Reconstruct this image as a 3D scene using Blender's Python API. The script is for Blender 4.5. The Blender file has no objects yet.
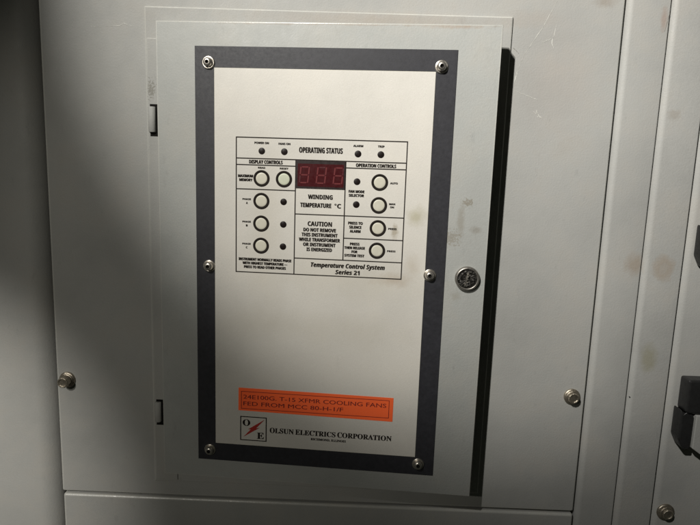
import bpy, bmesh, math, random
from mathutils import Matrix, Vector
random.seed(7)
sc = bpy.context.scene
COL = sc.collection
PI = math.pi

# ------------------------------------------------------------------ helpers
# wall coordinates: x right, y up, z out of the cabinet  ->  Blender (x, -z, y)
def V(x, y, z=0.0): return Vector((x, -z, y))

def obj(name, bm, mat, parent=None, smooth=False, label=None):
    me = bpy.data.meshes.new(name)
    bmesh.ops.recalc_face_normals(bm, faces=bm.faces[:])
    bm.to_mesh(me); bm.free()
    if smooth:
        for p in me.polygons: p.use_smooth = True
    me.materials.append(mat)
    o = bpy.data.objects.new(name, me); COL.objects.link(o)
    if parent: o.parent = parent
    if label: o['label'] = label
    return o

def thing(name, label, cat, loc=(0, 0, 0), rotz=0.0, group=None):
    o = bpy.data.objects.new(name, None); COL.objects.link(o)
    o.empty_display_size = .02
    o.location = loc; o.rotation_euler = (0, 0, rotz)
    o['label'] = label; o['category'] = cat
    if group: o['group'] = group
    return o

def box(bm, x0, x1, y0, y1, z0, z1, bev=0.0, seg=2):
    vs = [bm.verts.new(V(x, y, z)) for x in (x0, x1) for y in (y0, y1) for z in (z0, z1)]
    fs = [(0, 1, 3, 2), (4, 6, 7, 5), (0, 4, 5, 1), (2, 3, 7, 6), (0, 2, 6, 4), (1, 5, 7, 3)]
    faces = [bm.faces.new([vs[i] for i in f]) for f in fs]
    if bev:
        es = list({e for f in faces for e in f.edges})
        bmesh.ops.bevel(bm, geom=es, offset=bev, segments=seg, profile=.5, affect='EDGES')

def quad(bm, x0, x1, y0, y1, z):
    bm.faces.new([bm.verts.new(V(*c, z)) for c in ((x0, y0), (x1, y0), (x1, y1), (x0, y1))])

def poly(bm, pts, z0, z1=None):
    a = [bm.verts.new(V(x, y, z0)) for x, y in pts]
    if z1 is None:
        bm.faces.new(a); return
    b = [bm.verts.new(V(x, y, z1)) for x, y in pts]
    bm.faces.new(a); bm.faces.new(b)
    n = len(pts)
    for i in range(n): bm.faces.new((a[i], a[(i+1) % n], b[(i+1) % n], b[i]))

def extrude_y(bm, prof, y0, y1):          # open profile (x, z) extruded along y; ends closed to the back
    a = [bm.verts.new(V(x, y0, z)) for x, z in prof]
    b = [bm.verts.new(V(x, y1, z)) for x, z in prof]
    n = len(prof)
    for i in range(n): bm.faces.new((a[i], a[(i+1) % n], b[(i+1) % n], b[i]))
    bm.faces.new(a); bm.faces.new(b)

def lathe(bm, cx, cy, prof, n=40, close=True, ph=0.0):   # prof: (r, z) list, outer to inner
    rings = []
    for r, z in prof:
        if r < 1e-6: rings.append([bm.verts.new(V(cx, cy, z))])
        else: rings.append([bm.verts.new(V(cx + r*math.cos(ph+2*PI*k/n), cy + r*math.sin(ph+2*PI*k/n), z)) for k in range(n)])
    for a, b in zip(rings, rings[1:]):
        for k in range(n):
            k2 = (k+1) % n
            if len(a) == 1 and len(b) == 1: continue
            if len(b) == 1: bm.faces.new((a[k], a[k2], b[0]))
            elif len(a) == 1: bm.faces.new((a[0], b[k2], b[k]))
            else: bm.faces.new((a[k], a[k2], b[k2], b[k]))

def rad_profile(segs):                    # arc helper: (cx, cz, r, a0, a1, n)
    out = []
    for s in segs:
        if len(s) == 2: out.append(s)
        else:
            cx, cz, r, a0, a1, n = s
            for i in range(n+1):
                a = math.radians(a0 + (a1-a0)*i/n)
                out.append((cx + r*math.cos(a), cz + r*math.sin(a)))
    return out

# ------------------------------------------------------------------ materials
def newmat(name):
    m = bpy.data.materials.new(name); m.use_nodes = True
    nt = m.node_tree; nt.nodes.clear()
    o = nt.nodes.new('ShaderNodeOutputMaterial'); b = nt.nodes.new('ShaderNodeBsdfPrincipled')
    nt.links.new(b.outputs[0], o.inputs[0])
    return m, nt, b

def N(nt, t, **kw):
    n = nt.nodes.new(t)
    for k, v in kw.items():
        if k in n.bl_rna.properties: setattr(n, k, v)
        else: n.inputs[k].default_value = v
    return n

def noise(nt, scale, detail=3, rough=.5, coord=None, stretch=None):
    tc = coord
    if tc is None:
        g = N(nt, 'ShaderNodeNewGeometry'); tc = g.outputs['Position']
    if stretch:
        mp = N(nt, 'ShaderNodeMapping'); mp.inputs['Scale'].default_value = stretch
        nt.links.new(tc, mp.inputs['Vector']); tc = mp.outputs[0]
    n = N(nt, 'ShaderNodeTexNoise'); n.inputs['Scale'].default_value = scale
    n.inputs['Detail'].default_value = detail; n.inputs['Roughness'].default_value = rough
    nt.links.new(tc, n.inputs['Vector'])
    return n.outputs['Fac']

def ramp(nt, fac, a, b, lo=0.0, hi=1.0):
    m = N(nt, 'ShaderNodeMapRange'); m.clamp = True
    m.inputs['From Min'].default_value = a; m.inputs['From Max'].default_value = b
    m.inputs['To Min'].default_value = lo; m.inputs['To Max'].default_value = hi
    nt.links.new(fac, m.inputs['Value']); return m.outputs[0]

def mathn(nt, op, a, b=None):
    m = N(nt, 'ShaderNodeMath'); m.operation = op
    for i, v in enumerate((a, b)):
        if v is None: continue
        if isinstance(v, (int, float)): m.inputs[i].default_value = v
        else: nt.links.new(v, m.inputs[i])
    return m.outputs[0]

def mix(nt, fac, a, b, blend='MIX'):
    m = N(nt, 'ShaderNodeMix'); m.data_type = 'RGBA'; m.blend_type = blend
    for s, v in ((m.inputs[0], fac), (m.inputs[6], a), (m.inputs[7], b)):
        if isinstance(v, (int, float)): s.default_value = v
        elif isinstance(v, tuple): s.default_value = (*v, 1)
        else: nt.links.new(v, s)
    return m.outputs[2]

def blob(nt, c, r, feather=.5, scale=60, amp=.6, ring=False):   # stain mask round a point of the wall
    g = N(nt, 'ShaderNodeNewGeometry')
    sub = N(nt, 'ShaderNodeVectorMath'); sub.operation = 'SUBTRACT'
    nt.links.new(g.outputs['Position'], sub.inputs[0]); sub.inputs[1].default_value = V(*c)
    mul = N(nt, 'ShaderNodeVectorMath'); mul.operation = 'MULTIPLY'
    nt.links.new(sub.outputs[0], mul.inputs[0]); mul.inputs[1].default_value = (1/r[0], 0, 1/r[1])
    ln = N(nt, 'ShaderNodeVectorMath'); ln.operation = 'LENGTH'; nt.links.new(mul.outputs[0], ln.inputs[0])
    nz = noise(nt, scale, 4, .65)
    d = mathn(nt, 'ADD', ln.outputs['Value'], mathn(nt, 'MULTIPLY', mathn(nt, 'SUBTRACT', nz, .5), amp*2))
    f = ramp(nt, d, 1-feather, 1+feather*.3, 1, 0)
    if ring: f = mathn(nt, 'MULTIPLY', f, ramp(nt, d, .3, .9, .55, 1))
    return f

def paint(name, base, rough=.58, stains=(), var=.07, bump=.40, dirt=.42, spec=.28):
    m, nt, b = newmat(name)
    big = noise(nt, 4.5, 4, .6); mid = noise(nt, 38, 4, .6); fine = noise(nt, 900, 2, .5); peel = noise(nt, 330, 2, .5)
    dark = tuple(c*(1-var*2.2) for c in base); light = tuple(min(1, c*(1+var)) for c in base)
    col = mix(nt, ramp(nt, big, .3, .7), dark, light)
    warm = (base[0]*.98, base[1]*.92, base[2]*.86)
    col = mix(nt, mathn(nt, 'MULTIPLY', ramp(nt, noise(nt, 9, 5, .7), .48, .72), dirt*1.2), col, warm)
    g = tuple(c*.55 for c in base)
    col = mix(nt, mathn(nt, 'MULTIPLY', ramp(nt, noise(nt, 60, 6, .75, stretch=(1, 1, .35)), .60, .78), dirt), col, g)
    sp = ramp(nt, noise(nt, 260, 3, .6), .73, .78)
    col = mix(nt, mathn(nt, 'MULTIPLY', sp, dirt*.9), col, tuple(c*.4 for c in base))
    col = mix(nt, mathn(nt, 'MULTIPLY', ramp(nt, fine, .3, .7), .10), col, (0, 0, 0))
    for st in stains:
        f = blob(nt, *st[0], **st[2])
        col = mix(nt, mathn(nt, 'MULTIPLY', f, st[3]), col, st[1])
    nt.links.new(col, b.inputs['Base Color'])
    nt.links.new(ramp(nt, mid, .3, .7, rough-.07, rough+.1), b.inputs['Roughness'])
    b.inputs['Specular IOR Level'].default_value = spec
    bp = N(nt, 'ShaderNodeBump'); bp.inputs['Strength'].default_value = bump; bp.inputs['Distance'].default_value = .0006
    nt.links.new(mathn(nt, 'ADD', peel, mathn(nt, 'MULTIPLY', mid, 1.5)), bp.inputs['Height'])
    b2 = N(nt, 'ShaderNodeBump'); b2.inputs['Strength'].default_value = .35; b2.inputs['Distance'].default_value = .004
    nt.links.new(noise(nt, 7, 1, .3), b2.inputs['Height']); nt.links.new(bp.outputs[0], b2.inputs['Normal'])
    nt.links.new(b2.outputs[0], b.inputs['Normal'])
    return m

def simple(name, col, rough=.5, metal=0.0, bump=0, bscale=400, spec=.5, var=.15, coat=0):
    m, nt, b = newmat(name)
    c = mix(nt, ramp(nt, noise(nt, 120, 4, .6), .3, .7), tuple(x*(1-var) for x in col), tuple(min(1, x*(1+var)) for x in col))
    nt.links.new(c, b.inputs['Base Color'])
    nt.links.new(ramp(nt, noise(nt, 200, 3, .6), .3, .7, max(0, rough-.06), rough+.08), b.inputs['Roughness'])
    b.inputs['Metallic'].default_value = metal; b.inputs['Specular IOR Level'].default_value = spec
    b.inputs['Coat Weight'].default_value = coat; b.inputs['Coat Roughness'].default_value = .15
    if bump:
        bp = N(nt, 'ShaderNodeBump'); bp.inputs['Strength'].default_value = bump; bp.inputs['Distance'].default_value = .001
        nt.links.new(noise(nt, bscale, 4, .65), bp.inputs['Height']); nt.links.new(bp.outputs[0], b.inputs['Normal'])
    return m

GREY = (.402, .402, .382)
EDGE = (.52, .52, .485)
BROWN = (.20, .15, .10); OLIVE = (.22, .20, .10); RED = (.42, .30, .25); CHIP = (.62, .61, .56)
def S(c, r, col, k, **kw): return ((c, r), col, kw, k)

M_panel = paint('panel_grey_paint', GREY, stains=[
    S((.205, .120), (.055, .05), (.36, .30, .26), .35, feather=.9, scale=40, amp=.5),
    S((.33, .17), (.07, .10), (.40, .35, .31), .28, feather=.9, scale=25, amp=.5),
    S((.28, .27), (.05, .015), (.34, .30, .26), .3, feather=.8, scale=60, amp=.6),
    S((.40, .30), (.02, .01), BROWN, .35, feather=.8, scale=120, amp=.8),
    S((-.3660, .134), (.006, .013), (.15, .14, .11), .6, feather=.25, scale=330, amp=3.6),
    S((.02, .26), (.22, .014), (.33, .27, .21), .35, feather=.9, scale=30, amp=.7)])
M_post = paint('post_grey_paint', GREY, stains=[
    S((.548, -.147), (.020, .024), (.28, .21, .14), .62, feather=.45, scale=55, amp=.6, ring=True),
    S((.497, -.142), (.018, .022), (.29, .22, .15), .50, feather=.6, scale=60, amp=.7),
    S((.541, -.315), (.016, .030), OLIVE, .45, feather=.6, scale=60, amp=.6),
    S((.500, .275), (.006, .02), (.30, .20, .15), .45, feather=.6, scale=80, amp=.7),
    S((.535, .12), (.012, .010), BROWN, .25, feather=.5, scale=120, amp=.9)])
M_door = paint('door_grey_paint', (.410, .418, .398), rough=.56, stains=[
    S((.182, -.040), (.008, .006), (.19, .16, .11), .6, feather=.35, scale=330, amp=2.6),
    S((.158, -.100), (.013, .012), (.22, .19, .14), .5, feather=.4, scale=280, amp=2.8),
    S((.172, -.070), (.007, .030), (.22, .19, .14), .4, feather=.6, scale=120, amp=.7),
    S((.198, -.085), (.010, .007), (.20, .17, .13), .4, feather=.6, scale=160, amp=.6),
    S((.172, -.20), (.008, .008), (.25, .22, .16), .3, feather=.6, scale=160, amp=.8),
    S((-.02, .2425), (.26, .0030), (.30, .22, .15), .5, feather=.9, scale=70, amp=1.2),
    S((.15, .2395), (.05, .0030), (.33, .24, .17), .45, feather=.9, scale=110, amp=1.2)])
M_silver = paint('faceplate_champagne', (.685, .660, .605), rough=.42, var=.05, bump=.16, dirt=.16, spec=.35, stains=[
    S((.00, -.18), (.14, .035), (.50, .46, .36), .25, feather=.95, scale=14, amp=.9),
    S((-.10, -.27), (.20, .030), (.50, .46, .37), .28, feather=.95, scale=12, amp=1.1),
    S((.05, -.35), (.10, .05), (.80, .76, .68), .22, feather=.95, scale=18, amp=1.0),
    S((-.16, -.10), (.03, .16), (.52, .47, .37), .25, feather=.95, scale=20, amp=.9),
    S((.062, -.178), (.030, .012), (.36, .26, .16), .40, feather=.9, scale=50, amp=.9),
    S((.098, -.066), (.017, .018), (.30, .27, .12), .45, feather=.8, scale=60, amp=.7),
    S((.062, -.093), (.006, .014), (.26, .21, .12), .55, feather=.6, scale=120, amp=.8),
    S((.095, -.15), (.014, .02), (.42, .34, .24), .3, feather=.9, scale=60, amp=.6)])
M_black = simple('faceplate_black', (.026, .026, .031), .50, bump=.08, bscale=500, var=.15, spec=.42)
M_ink = simple('printing_ink', (.018, .014, .011), .75, var=.05, spec=.15)
M_bolt = simple('zinc_bolt', (.40, .355, .285), .36, metal=.85, bump=.5, bscale=420, var=.35)
M_lockring = simple('lock_ring', (.33, .31, .28), .38, metal=.85, bump=.2, bscale=300, var=.25)
M_steel = simple('screw_steel', (.66, .62, .56), .30, metal=.92)
M_socket = simple('dark_socket', (.010, .009, .008), .8, spec=.08)
M_plastic = simple('black_hinge_plastic', (.018, .018, .018), .42, bump=.2, bscale=260)
M_key = simple('membrane_key', (.60, .575, .475), .46, bump=.05, coat=.15, var=.05)
M_key_green = simple('membrane_key_green', (.57, .595, .46), .46, bump=.05, var=.05)
M_led = simple('dark_lens', (.012, .008, .007), .35, spec=.25)
M_window = simple('display_filter', (.050, .0025, .0045), .35, spec=.25, coat=.12, var=.06)
M_bezel = simple('display_bezel', (.014, .006, .006), .4)
M_seg = simple('segment_dim', (.125, .006, .008), .6, var=.05)
M_seg2 = simple('segment_faint', (.068, .004, .008), .4, var=.05)
M_sticker = paint('sticker_orange', (1.0, .155, .042), rough=.5, var=.06, bump=.1, dirt=.10, spec=.35)
_b = M_sticker.node_tree.nodes['Principled BSDF']   # fluorescent orange stock; faint glow added to brighten it in dim light
_b.inputs['Emission Color'].default_value = (1.0, .09, .02, 1); _b.inputs['Emission Strength'].default_value = .05
M_stick_ink = simple('sticker_ink', (.20, .020, .014), .6)
M_red = simple('logo_red', (.42, .030, .022), .5)
M_chip = simple('bare_scratch', CHIP, .5, var=.12)
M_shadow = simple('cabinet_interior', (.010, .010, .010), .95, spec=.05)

# rough lock core
M_lock, nt, b = newmat('lock_core')
nz = noise(nt, 230, 5, .7)
nt.links.new(mix(nt, ramp(nt, nz, .52, .74), (.030, .028, .026), (.26, .25, .23)), b.inputs['Base Color'])
b.inputs['Metallic'].default_value = .85; b.inputs['Roughness'].default_value = .35
bp = N(nt, 'ShaderNodeBump'); bp.inputs['Strength'].default_value = .9; bp.inputs['Distance'].default_value = .002
nt.links.new(nz, bp.inputs['Height']); nt.links.new(bp.outputs[0], b.inputs['Normal'])

M_edge = paint('highlight_paint_edge', EDGE, rough=.34, var=.10, dirt=.35, spec=.6)
def edge_mat(o, mat=None):                # edge highlights painted in: lighter, shinier colour on the small bevels
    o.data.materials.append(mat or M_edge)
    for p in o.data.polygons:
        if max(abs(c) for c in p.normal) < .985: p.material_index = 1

# ------------------------------------------------------------------ cabinet skin
def bolt(parent, cx, cy, rw=.0150, rh=.0104, h=.020, rot=.3, n=6):
    bm = bmesh.new()
    lathe(bm, cx, cy, [(rw, 0), (rw, .0022), (rw*.97, .003), (rw*.78, .0042), (0, .0042)])
    w = obj('bolt', bm, M_bolt, parent, True)
    w.data.set_sharp_from_angle(angle=math.radians(40))
    bm = bmesh.new()
    lathe(bm, cx, cy, [(rh*1.16, .0042), (rh*1.16, .0058), (rh*1.02, .0066)], n=36)
    # hexagonal head with a chamfered crown and a dished top
    lathe(bm, cx, cy, [(rh, .0060), (rh, h-.002), (rh*.90, h), (rh*.70, h), (rh*.62, h-.0012), (0, h-.0014)], n=n, ph=rot)
    hd = obj('bolt_head', bm, M_bolt, w)
    md = hd.modifiers.new('bevel', 'BEVEL'); md.width = .0006; md.segments = 2
    return w

Y0, Y1 = -1.15, .75
# dark inside of the cabinet seen through the seams
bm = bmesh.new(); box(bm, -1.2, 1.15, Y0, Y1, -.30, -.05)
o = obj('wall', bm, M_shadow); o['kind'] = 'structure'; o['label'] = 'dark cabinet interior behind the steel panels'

# left neighbour panel: right edge rolls back
CAB = thing('electrical_cabinet', 'grey painted steel cabinet of bolted panels and folded uprights filling the whole background', 'cabinet', V(0, Y0, 0))
t = CAB
def shift(o, t): o.location = -t.location
bm = bmesh.new()
extrude_y(bm, rad_profile([(-1.2, -.03), (-1.2, 0), (-.602, -.036, .036, 90, 0, 16), (-.566, -.055)]), Y0, Y1)
o = obj('side_panel', bm, M_panel, t, True, 'left panel whose rounded edge rolls back into shadow'); shift(o, t); o.data.set_sharp_from_angle(angle=math.radians(35))

# middle panel with the framed opening
bm = bmesh.new()
box(bm, -.5585, .4335, -.6270, Y1, -.03, 0, bev=.0042, seg=4)
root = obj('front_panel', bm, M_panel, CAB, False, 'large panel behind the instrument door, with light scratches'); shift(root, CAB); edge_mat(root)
bm = bmesh.new()
# raised door frame (four flat bars, mitred by butting)
fx0, fx1, fy0, fy1 = -.3755, .2475, -.5955, .2710
poly(bm, [(fx0, fy0), (fx1, fy0), (fx1, fy1), (fx0, fy1)], -.001, .0042)
bmesh.ops.bevel(bm, geom=[e for e in bm.edges if all(-v.co.y > .004 for v in e.verts)], offset=.0024, segments=2, profile=.5, affect='EDGES')
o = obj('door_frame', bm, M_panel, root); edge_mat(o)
bm = bmesh.new()
poly(bm, [(-.3715, -.590), (-.3300, -.590), (-.3300, .2185), (-.3715, .2185)], (.0035), .0066)
bmesh.ops.bevel(bm, geom=[e for e in bm.edges if all(-v.co.y > .005 for v in e.verts)], offset=.0010, segments=2, profile=.5, affect='EDGES')
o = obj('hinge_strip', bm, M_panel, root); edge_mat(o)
for y0, y1 in ((.0620, .1050), (-.4720, -.4330)):
    bm = bmesh.new()
    quad(bm, -.3680, -.3480, y0-.007, y1+.0045, .0069)
    o = obj('hinge_slot', bm, M_socket, root)
    bm = bmesh.new()
    n = 20; cx, cz, r = -.3640, .0082, .0062
    rings = []
    for yy, rr in ((y0, r*.85), (y0+.001, r), (y1-.001, r), (y1, r*.85)):
        rings.append([bm.verts.new(V(cx+rr*math.cos(2*PI*k/n), yy, cz+.75*rr*math.sin(2*PI*k/n))) for k in range(n)])
    for a, c in zip(rings, rings[1:]):
        for k in range(n): bm.faces.new((a[k], a[(k+1) % n], c[(k+1) % n], c[k]))
    bm.faces.new(rings[0]); bm.faces.new(rings[-1])
    o = obj('hinge_knuckle', bm, M_panel, root, True); o.data.set_sharp_from_angle(angle=math.radians(50))
for cx, cy, rt, hh, nn in ((-.5375, -.3985, .25, .020, 12), (.4085, -.3940, .1, .0125, 12)):
    o = bolt(CAB, cx, cy, rot=rt, h=hh, n=nn); shift(o, CAB)

# paint scratches on the middle panel: thin ragged slivers of bare primer
def scratch(parent, pts, w, mat=M_chip, z=.0003):
    bm = bmesh.new(); L = []; R_ = []
    P = []
    for (a, c) in zip(pts, pts[1:]):
        for k in range(10):
            f = k/10; P.append((a[0]+(c[0]-a[0])*f + random.gauss(0, w*.35), a[1]+(c[1]-a[1])*f + random.gauss(0, w*.35)))
    P.append(pts[-1])
    dx, dy = pts[-1][0]-pts[0][0], pts[-1][1]-pts[0][1]; l = math.hypot(dx, dy); nx, ny = -dy/l, dx/l
    for i, (x, y) in enumerate(P):
        ww = w*random.uniform(.05, 1)*math.sin(PI*(i+.5)/len(P))**.4
        L.append(bm.verts.new(V(x+nx*ww, y+ny*ww, z))); R_.append(bm.verts.new(V(x-nx*ww, y-ny*ww, z)))
    for i in range(len(P)-1): bm.faces.new((L[i], L[i+1], R_[i+1], R_[i]))
    return obj('scratch', bm, mat, parent)
M_scr = simple('scratch_primer', (.53, .525, .485), .5, var=.1)
M_gouge = simple('scratch_dark', (.20, .185, .16), .6, var=.1)
scratch(root, [(.320, .300), (.300, .258), (.272, .212), (.262, .185)], .0007, M_scr)
scratch(root, [(.262, .186), (.2585, .165)], .0012, M_scr)
scratch(root, [(.322, .262), (.316, .232), (.322, .218)], .0010, M_scr)
scratch(root, [(.300, .232), (.318, .240)], .0007, M_scr)
scratch(root, [(.264, .150), (.300, .138)], .0011, M_scr)
scratch(root, [(.295, .118), (.310, .108)], .0017, M_scr)
scratch(root, [(.300, .122), (.303, .108)], .0012, M_scr)
scratch(root, [(.252, .222), (.262, .213)], .0006, M_gouge)
scratch(root, [(-.470, .236), (-.452, .2355)], .0007, M_scr)
scratch(root, [(-.447, .2365), (-.420, .2385), (-.412, .2425), (-.398, .2385)], .0007, M_scr)
scratch(root, [(-.300, .262), (-.240, .2595)], .0006, M_scr, z=.0038)
scratch(root, [(.385, .303), (.400, .305)], .0006, M_gouge)

# lower panel
t = CAB
bm = bmesh.new()
box(bm, -.5560, .4330, Y0, -.6312, -.03, .0020, bev=.0045, seg=4)
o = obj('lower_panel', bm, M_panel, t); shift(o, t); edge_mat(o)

# two folded corner posts right of the middle panel
for x0, x1, lab, zz in ((.4375, .5095, 'narrow folded steel upright directly right of the wide black-shadowed panel', 0.0),
                        (.5120, .5815, 'narrow folded steel upright with brown and olive stains, next to the black hinges', .0015)):
    t = CAB
    r = .011
    bm = bmesh.new()
    extrude_y(bm, rad_profile([(x0, -.045), (x0+r, zz-r, r, 180, 90, 10), (x1-.0025, zz-.0025, .0025, 90, 0, 4), (x1, -.045)]), Y0, Y1)
    o = obj('upright', bm, M_post, t, True, lab); shift(o, t); o.data.set_sharp_from_angle(angle=math.radians(35))
    if zz == 0:
        scratch(o, [(.503, .255), (.508, .285)], .0008, M_gouge)
    else:
        scratch(o, [(.5135, -.3895), (.5160, -.3905)], .0010, M_socket, z=.0019)

# right-hand door of the cabinet with its black lift-off hinges
t = CAB
r = .013
bm = bmesh.new()
extrude_y(bm, rad_profile([(.5842, -.045), (.5842+r, -r, r, 180, 90, 10), (1.148, -.0025, .0025, 90, 0, 4), (1.1505, -.045)]), Y0, Y1)
o = obj('cabinet_door', bm, M_post, t, True, 'grey door at the far right, hung on black hinges'); shift(o, t); o.data.set_sharp_from_angle(angle=math.radians(35))
for dy in (0, .3355):
    def lobed(pts, z0, z1, bev):
        bm = bmesh.new(); poly(bm, [(x, y+dy) for x, y in pts], z0, z1)
        bmesh.ops.bevel(bm, geom=bm.edges[:], offset=bev, segments=3, profile=.5, affect='EDGES'); return bm
    hr = obj('hinge', lobed([(.6035, -.4045), (.6110, -.4085), (.690, -.4085), (.690, -.344), (.6035, -.344)], .0, .029, .0045), M_plastic, t); shift(hr, t)
    o = obj('hinge_leaf', lobed([(.5975, -.4000), (.5975, -.4560), (.6080, -.4765), (.6225, -.4765), (.6225, -.4105), (.6060, -.4100)], .0, .028, .0042), M_plastic, hr)
    o = obj('hinge_bracket', lobed([(.6255, -.4745), (.668, -.5040), (.720, -.5040), (.720, -.4105), (.6255, -.4105)], 0, .0285, .0015), M_panel, hr)
o = bolt(t, .6085, -.6190, rw=.0165, rot=.2, h=.0125, n=12); shift(o, t)

# ------------------------------------------------------------------ instrument door (ajar by 3.7 degrees)
XH, D0, ANG = -.3743, .020, .06498
def on_door(name, label, cat, u=0, v=0, w=0):
    ca, sa = math.cos(ANG), math.sin(ANG)
    return thing(name, label, cat, V(XH + u*ca - w*sa, v, D0 + u*sa + w*ca), -ANG)
T_door = on_door('instrument_door', 'grey hinged door standing slightly ajar and carrying the black bordered instrument', 'door')
bm = bmesh.new()
du0, du1, dv0, dv1 = .0235, .5950, -.5700, .2440
# folded pan: outer skin with a shallow return, open at the back
def ringv(x0, x1, y0, y1, z): return [bm.verts.new(V(x, y, z)) for x, y in ((x0, y0), (x1, y0), (x1, y1), (x0, y1))]
A = ringv(du0, du1, dv0, dv1, -.0010)
B = ringv(du0, du1, dv0, dv1, -.0200)
C_ = ringv(du0+.0025, du1-.0025, dv0+.0025, dv1-.0025, -.0200)
D_ = ringv(du0+.0025, du1-.0025, dv0+.0025, dv1-.0025, -.0035)
bm.faces.new(A)
for p, q in ((A, B), (B, C_), (C_, D_)):
    for i in range(4): bm.faces.new((p[i], p[(i+1) % 4], q[(i+1) % 4], q[i]))
bm.faces.new(D_)
bmesh.ops.bevel(bm, geom=[e for e in bm.edges if all(abs(-v.co.y+.001) < 1e-5 for v in e.verts)], offset=.0022, segments=4, profile=.5, affect='EDGES')
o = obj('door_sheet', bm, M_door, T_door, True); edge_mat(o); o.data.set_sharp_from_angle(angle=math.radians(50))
# quarter-turn lock
lu, lv = .5640, -.1680
bm = bmesh.new()
lathe(bm, lu, lv, [(.0208, -.001), (.0208, .0030), (.0202, .0052), (.0188, .0066), (.0172, .0068), (.0164, .0058), (.0162, .0040)])
lk = obj('lock', bm, M_lockring, T_door, True)
bm = bmesh.new()
lathe(bm, lu, lv, [(.0162, .0038), (.0115, .0050), (.006, .0042), (0, .0044)], n=36)
for v in bm.verts:
    v.co.y -= random.uniform(-.0008, .0012)
obj('lock_core', bm, M_lock, lk)
bm = bmesh.new()
for k in range(26):      # worn, broken key barrel: an irregular raised bar of metal chips
    f = k/25*2-1      # reads as an upright keyed slot
    cx = lu + f*.0020 + random.uniform(-.0026, .0026); cy = lv + f*.0120
    s = random.uniform(.0009, .0021)
    a = random.uniform(0, PI)
    pts = [(cx+s*random.uniform(.6, 1.2)*math.cos(a+j*2*PI/5), cy+s*random.uniform(.6, 1.2)*math.sin(a+j*2*PI/5)) for j in range(5)]
    poly(bm, pts, .0030, .0058+random.uniform(0, .0030))
obj('key_barrel', bm, M_steel, lk)

# ------------------------------------------------------------------ writing
UP, LO, DG = ord('A'), ord('a'), ord('0')
def style(s, st):
    if st == 'plain': return s
    base = {'bold': (0x1D5D4, 0x1D5EE, 0x1D7EC), 'bolditalic': (0x1D63C, 0x1D656, 0x1D7EC), 'serif': (0x1D400, 0x1D41A, 0x1D7CE)}[st]
    out = ''
    for ch in s:
        if 'A' <= ch <= 'Z': out += chr(base[0]+ord(ch)-UP)
        elif 'a' <= ch <= 'z': out += chr(base[1]+ord(ch)-LO)
        elif '0' <= ch <= '9': out += chr(base[2]+ord(ch)-DG)
        else: out += ch
    return out

def text_bm(bm, s, st, cx, cy, width, height, z, align='C', fat=None, ref=None):
    cu = bpy.data.curves.new('t', 'FONT'); cu.body = style(s, st); cu.size = 1; cu.resolution_u = 3; 
    o = bpy.data.objects.new('t', cu); COL.objects.link(o)
    bpy.context.view_layer.update()
    me = bpy.data.meshes.new_from_object(o.evaluated_get(bpy.context.evaluated_depsgraph_get()))
    bpy.data.objects.remove(o); bpy.data.curves.remove(cu)
    xs = [v.co.x for v in me.vertices]; ys = [v.co.y for v in me.vertices]
    x0, x1 = min(xs), max(xs)
    cap = .73 if st != 'plain' else .73
    sx = width/(x1-x0); sy = height/cap
    ox = cx - width/2 if align == 'C' else cx
    e = fat if fat is not None else {'bold': .00034, 'bolditalic': .00036, 'serif': .00020, 'plain': .00012}[st]*(1 if height > .004 else .6)
    for k, (ex, ey) in enumerate(((-e, 0), (e, 0), (0, -e*.5), (0, e*.5))):   # ink spread: four prints a hair apart, each on its own level
        vs = [bm.verts.new(V(ox+(v.co.x-x0)*sx+ex, cy-height/2+v.co.y*sy+ey, z+k*.00002)) for v in me.vertices]
        for p in me.polygons:
            try: bm.faces.new([vs[i] for i in p.vertices])
            except ValueError: pass
    bpy.data.meshes.remove(me)

ZP = .0009     # face of the champagne plate
ZI = .00125    # ink
# ------------------------------------------------------------------ the instrument
T = on_door('temperature_controller', 'black bordered champagne faceplate with keys, indicator lights and red display', 'controller', 0, 0, 0)
bm = bmesh.new()
poly(bm, [(.0908, -.5338), (.5263, -.5338), (.5263, .2042), (.0908, .2042)], -.0012, .0002)
bmesh.ops.bevel(bm, geom=[e for e in bm.edges if all(-v.co.y > 0 for v in e.verts)], offset=.0006, segments=2, profile=.5, affect='EDGES')
obj('border_plate', bm, M_black, T)
bm = bmesh.new()
poly(bm, [(.1242, -.4997), (.4925, -.4997), (.4925, .1696), (.1242, .1696)], .0001, ZP)
bmesh.ops.bevel(bm, geom=[e for e in bm.edges if all(-v.co.y > .0005 for v in e.verts)], offset=.0005, segments=2, profile=.5, affect='EDGES')
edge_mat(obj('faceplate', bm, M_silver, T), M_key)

# printed grid
bm = bmesh.new(); lw = .00085
gx0, gx1, gy0, gy1 = .1624, .4519, -.1746, .0571
def hl(x0, x1, y, w=lw): quad(bm, x0, x1, y-w, y+w, ZI)
def vl(x, y0, y1, w=lw): quad(bm, x-w, x+w, y0, y1, ZI+.00006)
hl(gx0, gx1, gy1); hl(gx0, gx1, gy0); vl(gx0, gy0-lw, gy1+lw); vl(gx1, gy0-lw, gy1+lw)
hl(gx0, gx1, .0222); hl(gx0, .2653, .0113); hl(.3504, gx1, .0113); hl(gx0, .2653, -.0299)
hl(.2653, gx1, -.0694); hl(.3504, gx1, -.1077); hl(.2653, gx1, -.1460)
vl(.2653, gy0, .0222); vl(.3504, -.1460, .0222)
obj('printed_grid', bm, M_ink, T)

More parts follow.
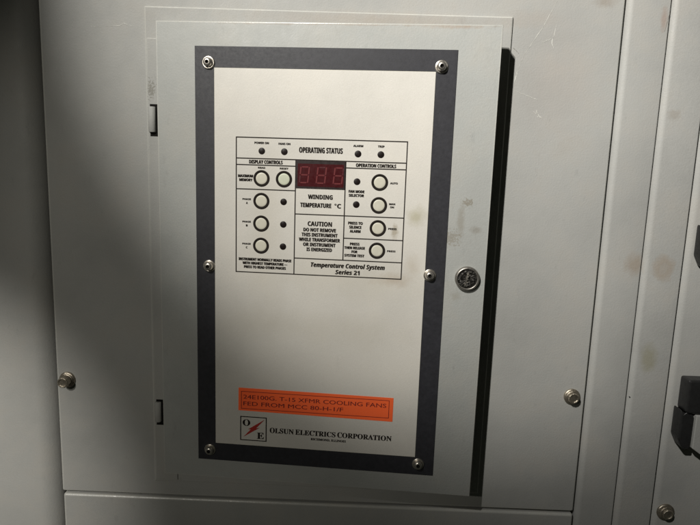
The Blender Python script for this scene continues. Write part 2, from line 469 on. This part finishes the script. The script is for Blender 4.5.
def word_block(name, items, parent=T, mat=M_ink, z=ZI+.00012):
    bm = bmesh.new()
    for it in items: text_bm(bm, *it[:6], z, *(it[6:]))
    return obj(name, bm, mat, parent)
B_ = 'bold'
word_block('printed_text', [('OPERATING STATUS', B_, .3075, .0390, .0735, .0090)])
word_block('printed_text', [('DISPLAY CONTROLS', B_, .2137, .0168, .0575, .0060)])
word_block('printed_text', [('OPERATION CONTROLS', B_, .4012, .0165, .0670, .0058)])
word_block('printed_text', [('POWER ON', B_, .2062, .0485, .0245, .0034)])
word_block('printed_text', [('FANS ON', B_, .2453, .0480, .0200, .0034)])
word_block('printed_text', [('ALARM', B_, .3703, .0482, .0163, .0034)])
word_block('printed_text', [('TRIP', B_, .4086, .0482, .0108, .0034)])
word_block('printed_text', [('READ', B_, .2065, .0070, .0122, .0028)])
word_block('printed_text', [('RESET', B_, .2453, .0068, .0145, .0028)])
word_block('printed_text', [('MAXIMUM', B_, .1786, -.0075, .0258, .0044), ('MEMORY', B_, .1792, -.0142, .0225, .0044)])
for v, ch in ((-.0496, 'A'), (-.0885, 'B'), (-.1270, 'C')):
    word_block('printed_text', [('PHASE', B_, .1808, v+.0025, .0145, .0028), (ch, B_, .1812, v-.0040, .0028, .0034)])
word_block('printed_text', [('WINDING', B_, .3085, -.0390, .0420, .0074), ('TEMPERATURE', B_, .3010, -.0533, .0530, .0074),
                            ('°C', B_, .3388, -.0533, .0110, .0074)])
word_block('printed_text', [('CAUTION', B_, .3088, -.0850, .0415, .0078), ('DO NOT REMOVE', B_, .3088, -.0955, .0560, .0060),
    ('THIS INSTRUMENT', B_, .3088, -.1040, .0620, .0060), ('WHILE TRANSFORMER', B_, .3088, -.1125, .0710, .0060),
    ('OR INSTRUMENT', B_, .3088, -.1210, .0560, .0060), ('IS ENERGIZED', B_, .3088, -.1295, .0440, .0060)])
word_block('printed_text', [('INSTRUMENT NORMALLY READS PHASE', B_, .2137, -.1515, .0930, .0046),
    ('WITH HIGHEST TEMPERATURE —', B_, .2137, -.1583, .0790, .0046), ('PRESS TO READ OTHER PHASES', B_, .2137, -.1651, .0740, .0046)])
word_block('printed_text', [('Temperature Control System', 'bolditalic', .3590, -.1560, .1280, .0076), ('Series 21', 'bolditalic', .3590, -.1672, .0420, .0074)])
word_block('printed_text', [('FAN MODE', B_, .3700, -.0275, .0262, .0044), ('SELECTOR', B_, .3700, -.0342, .0255, .0044)])
word_block('printed_text', [('AUTO', B_, .4325, -.0117, .0125, .0030)])
word_block('printed_text', [('MAN', B_, .4310, -.0465, .0100, .0030), ('ON', B_, .4310, -.0518, .0064, .0030)])
word_block('printed_text', [('PRESS', B_, .4333, -.0885, .0140, .0030)])
word_block('printed_text', [('PRESS', B_, .4331, -.1268, .0140, .0030)])
word_block('printed_text', [('PRESS TO', B_, .3700, -.0812, .0245, .0046), ('SILENCE', B_, .3700, -.0881, .0205, .0046), ('ALARM', B_, .3700, -.0950, .0180, .0046)])
word_block('printed_text', [('PRESS', B_, .3700, -.1170, .0160, .0044), ('THEN RELEASE', B_, .3700, -.1237, .0350, .0044),
    ('FOR', B_, .3700, -.1304, .0098, .0044), ('SYSTEM TEST', B_, .3700, -.1371, .0340, .0044)])

# keys
ca, cb, cc, cd = .2065, .2453, .3703, .4086
rows = (-.0111, -.0496, -.0885, -.1270)
keys = [(ca, rows[0]), (cb, rows[0]), (ca, rows[1]), (ca, rows[2]), (ca, rows[3]), (cd, rows[0]), (cd, rows[1]), (cd, rows[2]), (cd, rows[3])]
for (u, v) in keys:
    bm = bmesh.new()
    lathe(bm, u, v, [(.0099, ZP-.0002), (.0099, ZP+.0003), (.0096, ZP+.0005), (.0070, ZP+.0006), (0, ZP+.00065)], n=48)
    k = obj('key', bm, M_key_green if (u, v) == (cb, rows[0]) else M_key, T, True)
    bm = bmesh.new()
    lathe(bm, u, v, [(.0141, ZP-.0002), (.0141, ZP+.0003), (.0139, ZP+.0005), (.0099, ZP+.0005), (.0098, ZP-.0002)], n=48)
    obj('key_ring', bm, M_ink, k, True)
leds = [(ca, .0349), (cb, .0349), (cc, .0349), (cd, .0349), (cc, rows[0]), (cc, rows[1]), (cb, rows[1]), (cb, rows[2]), (cb, rows[3])]
for (u, v) in leds:
    bm = bmesh.new()
    lathe(bm, u, v, [(.0057, ZP-.0002), (.0057, ZP+.0002), (.0052, ZP+.0004), (0, ZP+.0005)], n=32)
    obj('indicator_light', bm, M_led, T, True)

# seven segment display
bm = bmesh.new(); dx0, dx1, dy0, dy1 = .2660, .3498, -.0250, .0214
poly(bm, [(dx0, dy0), (dx1, dy0), (dx1, dy1), (dx0, dy1)], ZI+.0002, ZI+.0010)
dsp = obj('display', bm, M_bezel, T)
bm = bmesh.new(); quad(bm, dx0+.0030, dx1-.0022, dy0+.0030, dy1-.0052, ZI+.0012)
obj('display_window', bm, M_window, dsp)
def digit(cx, cy, W, H, faint):
    t_ = .0022; h2 = H/2; g = .0004; sh = .10
    def sk(x, y): return (cx + x + (y)*sh, cy + y)
    segs = {'a': (-W/2+t_, W/2-t_, h2-t_, h2), 'g': (-W/2+t_, W/2-t_, -t_/2, t_/2), 'd': (-W/2+t_, W/2-t_, -h2, -h2+t_),
            'f': (-W/2, -W/2+t_, g, h2-g), 'b': (W/2-t_, W/2, g, h2-g), 'e': (-W/2, -W/2+t_, -h2+g, -g), 'c': (W/2-t_, W/2, -h2+g, -g)}
    for on in (True, False):
        sel = [k for k in segs if (k not in faint) == on]
        if not sel: continue
        bm = bmesh.new()
        for k in sel:
            x0, x1, y0, y1 = segs[k]
            if k in 'agd': pts = [(x0+.0003, (y0+y1)/2), (x0+.0012, y1), (x1-.0012, y1), (x1-.0003, (y0+y1)/2), (x1-.0012, y0), (x0+.0012, y0)]
            else: pts = [((x0+x1)/2, y0), (x1, y0+.0012), (x1, y1-.0012), ((x0+x1)/2, y1), (x0, y1-.0012), (x0, y0+.0012)]
            poly(bm, [sk(*p) for p in pts], ZI+.0014)
        obj('digit', bm, M_seg if on else M_seg2, dsp)
digit(.2805, -.0025, .0165, .0285, 'e')
digit(.3095, -.0025, .0165, .0285, 'a')
digit(.3385, -.0025, .0165, .0285, 'b')

# maker's mark and name
bm = bmesh.new()
lx0, lx1, ly0, ly1 = .1706, .2200, -.4903, -.4432; w_ = .0009
quad(bm, lx0, lx1, ly1-2*w_, ly1, ZI); quad(bm, lx0, lx1, ly0, ly0+2*w_, ZI)
quad(bm, lx0, lx0+2*w_, ly0, ly1, ZI+.00006); quad(bm, lx1-2*w_, lx1, ly0, ly1, ZI+.00006)
text_bm(bm, 'O', 'serif', .1822, -.4550, .0135, .0130, ZI, 'C', .0003)
text_bm(bm, 'E', 'serif', .2085, -.4790, .0125, .0130, ZI, 'C', .0003)
lg = obj('logo', bm, M_ink, T)
bm = bmesh.new()
def lp(x, y): return (lx0+.0494*x, ly0+.0471*y)
poly(bm, [lp(*p) for p in ((.13, .15), (.40, .47), (.30, .47), (.92, .91), (.60, .53), (.74, .57))], ZI+.0002)
obj('logo_bolt', bm, M_red, lg)
SX = .226; K = .2226/470
bm = bmesh.new()
for a, b_, w in ((175, 268, 'OLSUN'), (275, 430, 'ELECTRICS'), (438, 645, 'CORPORATION')):
    ini = 17 if w[0] != 'O' else 19
    u0 = SX+(a-175)*K; u1 = u0+ini*K
    text_bm(bm, w[0], 'serif', u0, -.4668, ini*K, .0108, ZI, 'L', .00030)
    text_bm(bm, w[1:], 'serif', u1+1.5*K, -.4670, (b_-a-ini-1.5)*K, .0100, ZI, 'L', .00030)
obj('printed_text', bm, M_ink, T)
word_block('printed_text', [('RICHMOND, ILLINOIS', 'serif', .3340, -.4785, .0640, .0044)])

# fixing screws of the faceplate
for (u, v) in ((.1145, .1775), (.5010, .1775), (.1138, -.1672), (.5005, -.1655), (.1135, -.5135), (.4985, -.5125)):
    z0 = .0002 if u < .2 or u > .4985 else .0006
    bm = bmesh.new()
    lathe(bm, u, v, [(.0108, .0), (.0108, .0016), (.0100, .0023), (.0085, .0025), (.0080, .0020)], n=40)
    s = obj('screw', bm, M_steel, T, True)
    bm = bmesh.new()
    lathe(bm, u, v, [(.0080, .0018), (.0080, .0040), (.0074, .0066), (.0060, .0088), (.0046, .0096), (.0032, .0097)], n=40)
    hd = obj('screw_head', bm, M_steel, s, True)
    bm = bmesh.new()
    lathe(bm, u, v, [(.0033, .00975), (.0031, .0070), (0, .0062)], n=6, ph=random.uniform(0, 1))
    obj('hex_socket', bm, M_socket, hd)

# ------------------------------------------------------------------ orange circuit label
T2 = on_door('equipment_label', 'orange adhesive label with a printed border and two lines of dark text', 'label', 0, 0, 0)
bm = bmesh.new()
poly(bm, [(.1672, -.4322), (.4487, -.4349), (.4489, -.3902), (.1676, -.3889)], ZP+.0001, ZP+.0005)
obj('label_sheet', bm, M_sticker, T2)
ZS = ZP+.00065
bm = bmesh.new()
bx0, bx1, by0, by1 = .1722, .4420, -.4288, -.3950; w_ = .00055
quad(bm, bx0, bx1, by1-2*w_, by1, ZS); quad(bm, bx0, bx1, by0, by0+2*w_, ZS)
quad(bm, bx0, bx0+2*w_, by0, by1, ZS+.00005); quad(bm, bx1-2*w_, bx1, by0, by1, ZS+.00005)
obj('label_border', bm, M_stick_ink, T2)
word_block('label_text', [('24E100G. T-15 XFMR COOLING FANS', 'plain', .1765, -.4052, .2600, .0080, 'L'),
                          ('FED FROM MCC 80-H-1/F', 'plain', .1765, -.4180, .1830, .0080, 'L')], T2, M_stick_ink, ZS+.0001)

# ------------------------------------------------------------------ light: two lobes of one hand torch, upper left of the camera, plus two added fill spots
def spot(name, loc, aim, power, ang, blend, col, size):
    l = bpy.data.lights.new(name, 'SPOT'); l.energy = power; l.spot_size = math.radians(ang); l.spot_blend = blend
    l.color = col; l.shadow_soft_size = size
    o = bpy.data.objects.new(name, l); COL.objects.link(o)
    o.location = V(*loc); d = V(*aim)-V(*loc)
    o.rotation_euler = d.to_track_quat('-Z', 'Y').to_euler()
    return o
LP = (-1.02, 1.62, 1.925)
spot('torch_main', LP, (.02, .270), 182, 26.8, .52, (1.0, .972, .910), .026)
spot('fill_halo', (-1.02, 1.50, 1.925), (.80, .81), 390, 66.8, .99, (1.0, .972, .925), .026)  # added wide fill, fitted to even out the brightness
spot('torch_side', (-1.06, .86, 1.925), (-.827, -.649), 222, 22.4, 1.0, (1.0, .962, .895), .020)
spot('fill_low', (-1.0, .55, 1.925), (-.24, -.20), 30, 34, .86, (1.0, .955, .86), .026)  # added fill from lower down, lifting the dim areas

w = bpy.data.worlds.new('World'); sc.world = w; w.use_nodes = True
bg = w.node_tree.nodes['Background']; bg.inputs[0].default_value = (.75, .80, .62, 1); bg.inputs[1].default_value = .018

# ------------------------------------------------------------------ camera
cam = bpy.data.cameras.new('Camera'); cam.sensor_width = 36; cam.lens = 36*560/700; cam.clip_start = .01; cam.clip_end = 100
co = bpy.data.objects.new('Camera', cam); COL.objects.link(co)
R = Matrix(((0.9992915202251328, -0.035476082934791056, 0.012566031423918851),
            (0.03311020036004826, 0.9874185463248207, 0.15462318392109015),
            (-0.017893357378104005, -0.15409757270437985, 0.9878936004693815)))
MW = Matrix(((1, 0, 0), (0, 0, -1), (0, 1, 0)))
m = (MW @ R).to_4x4(); m.translation = V(0, 0, 1)
co.matrix_world = m
sc.camera = co
sc.view_settings.view_transform = 'Standard'; sc.view_settings.look = 'None'
sc.view_settings.exposure = 0; sc.view_settings.gamma = 1
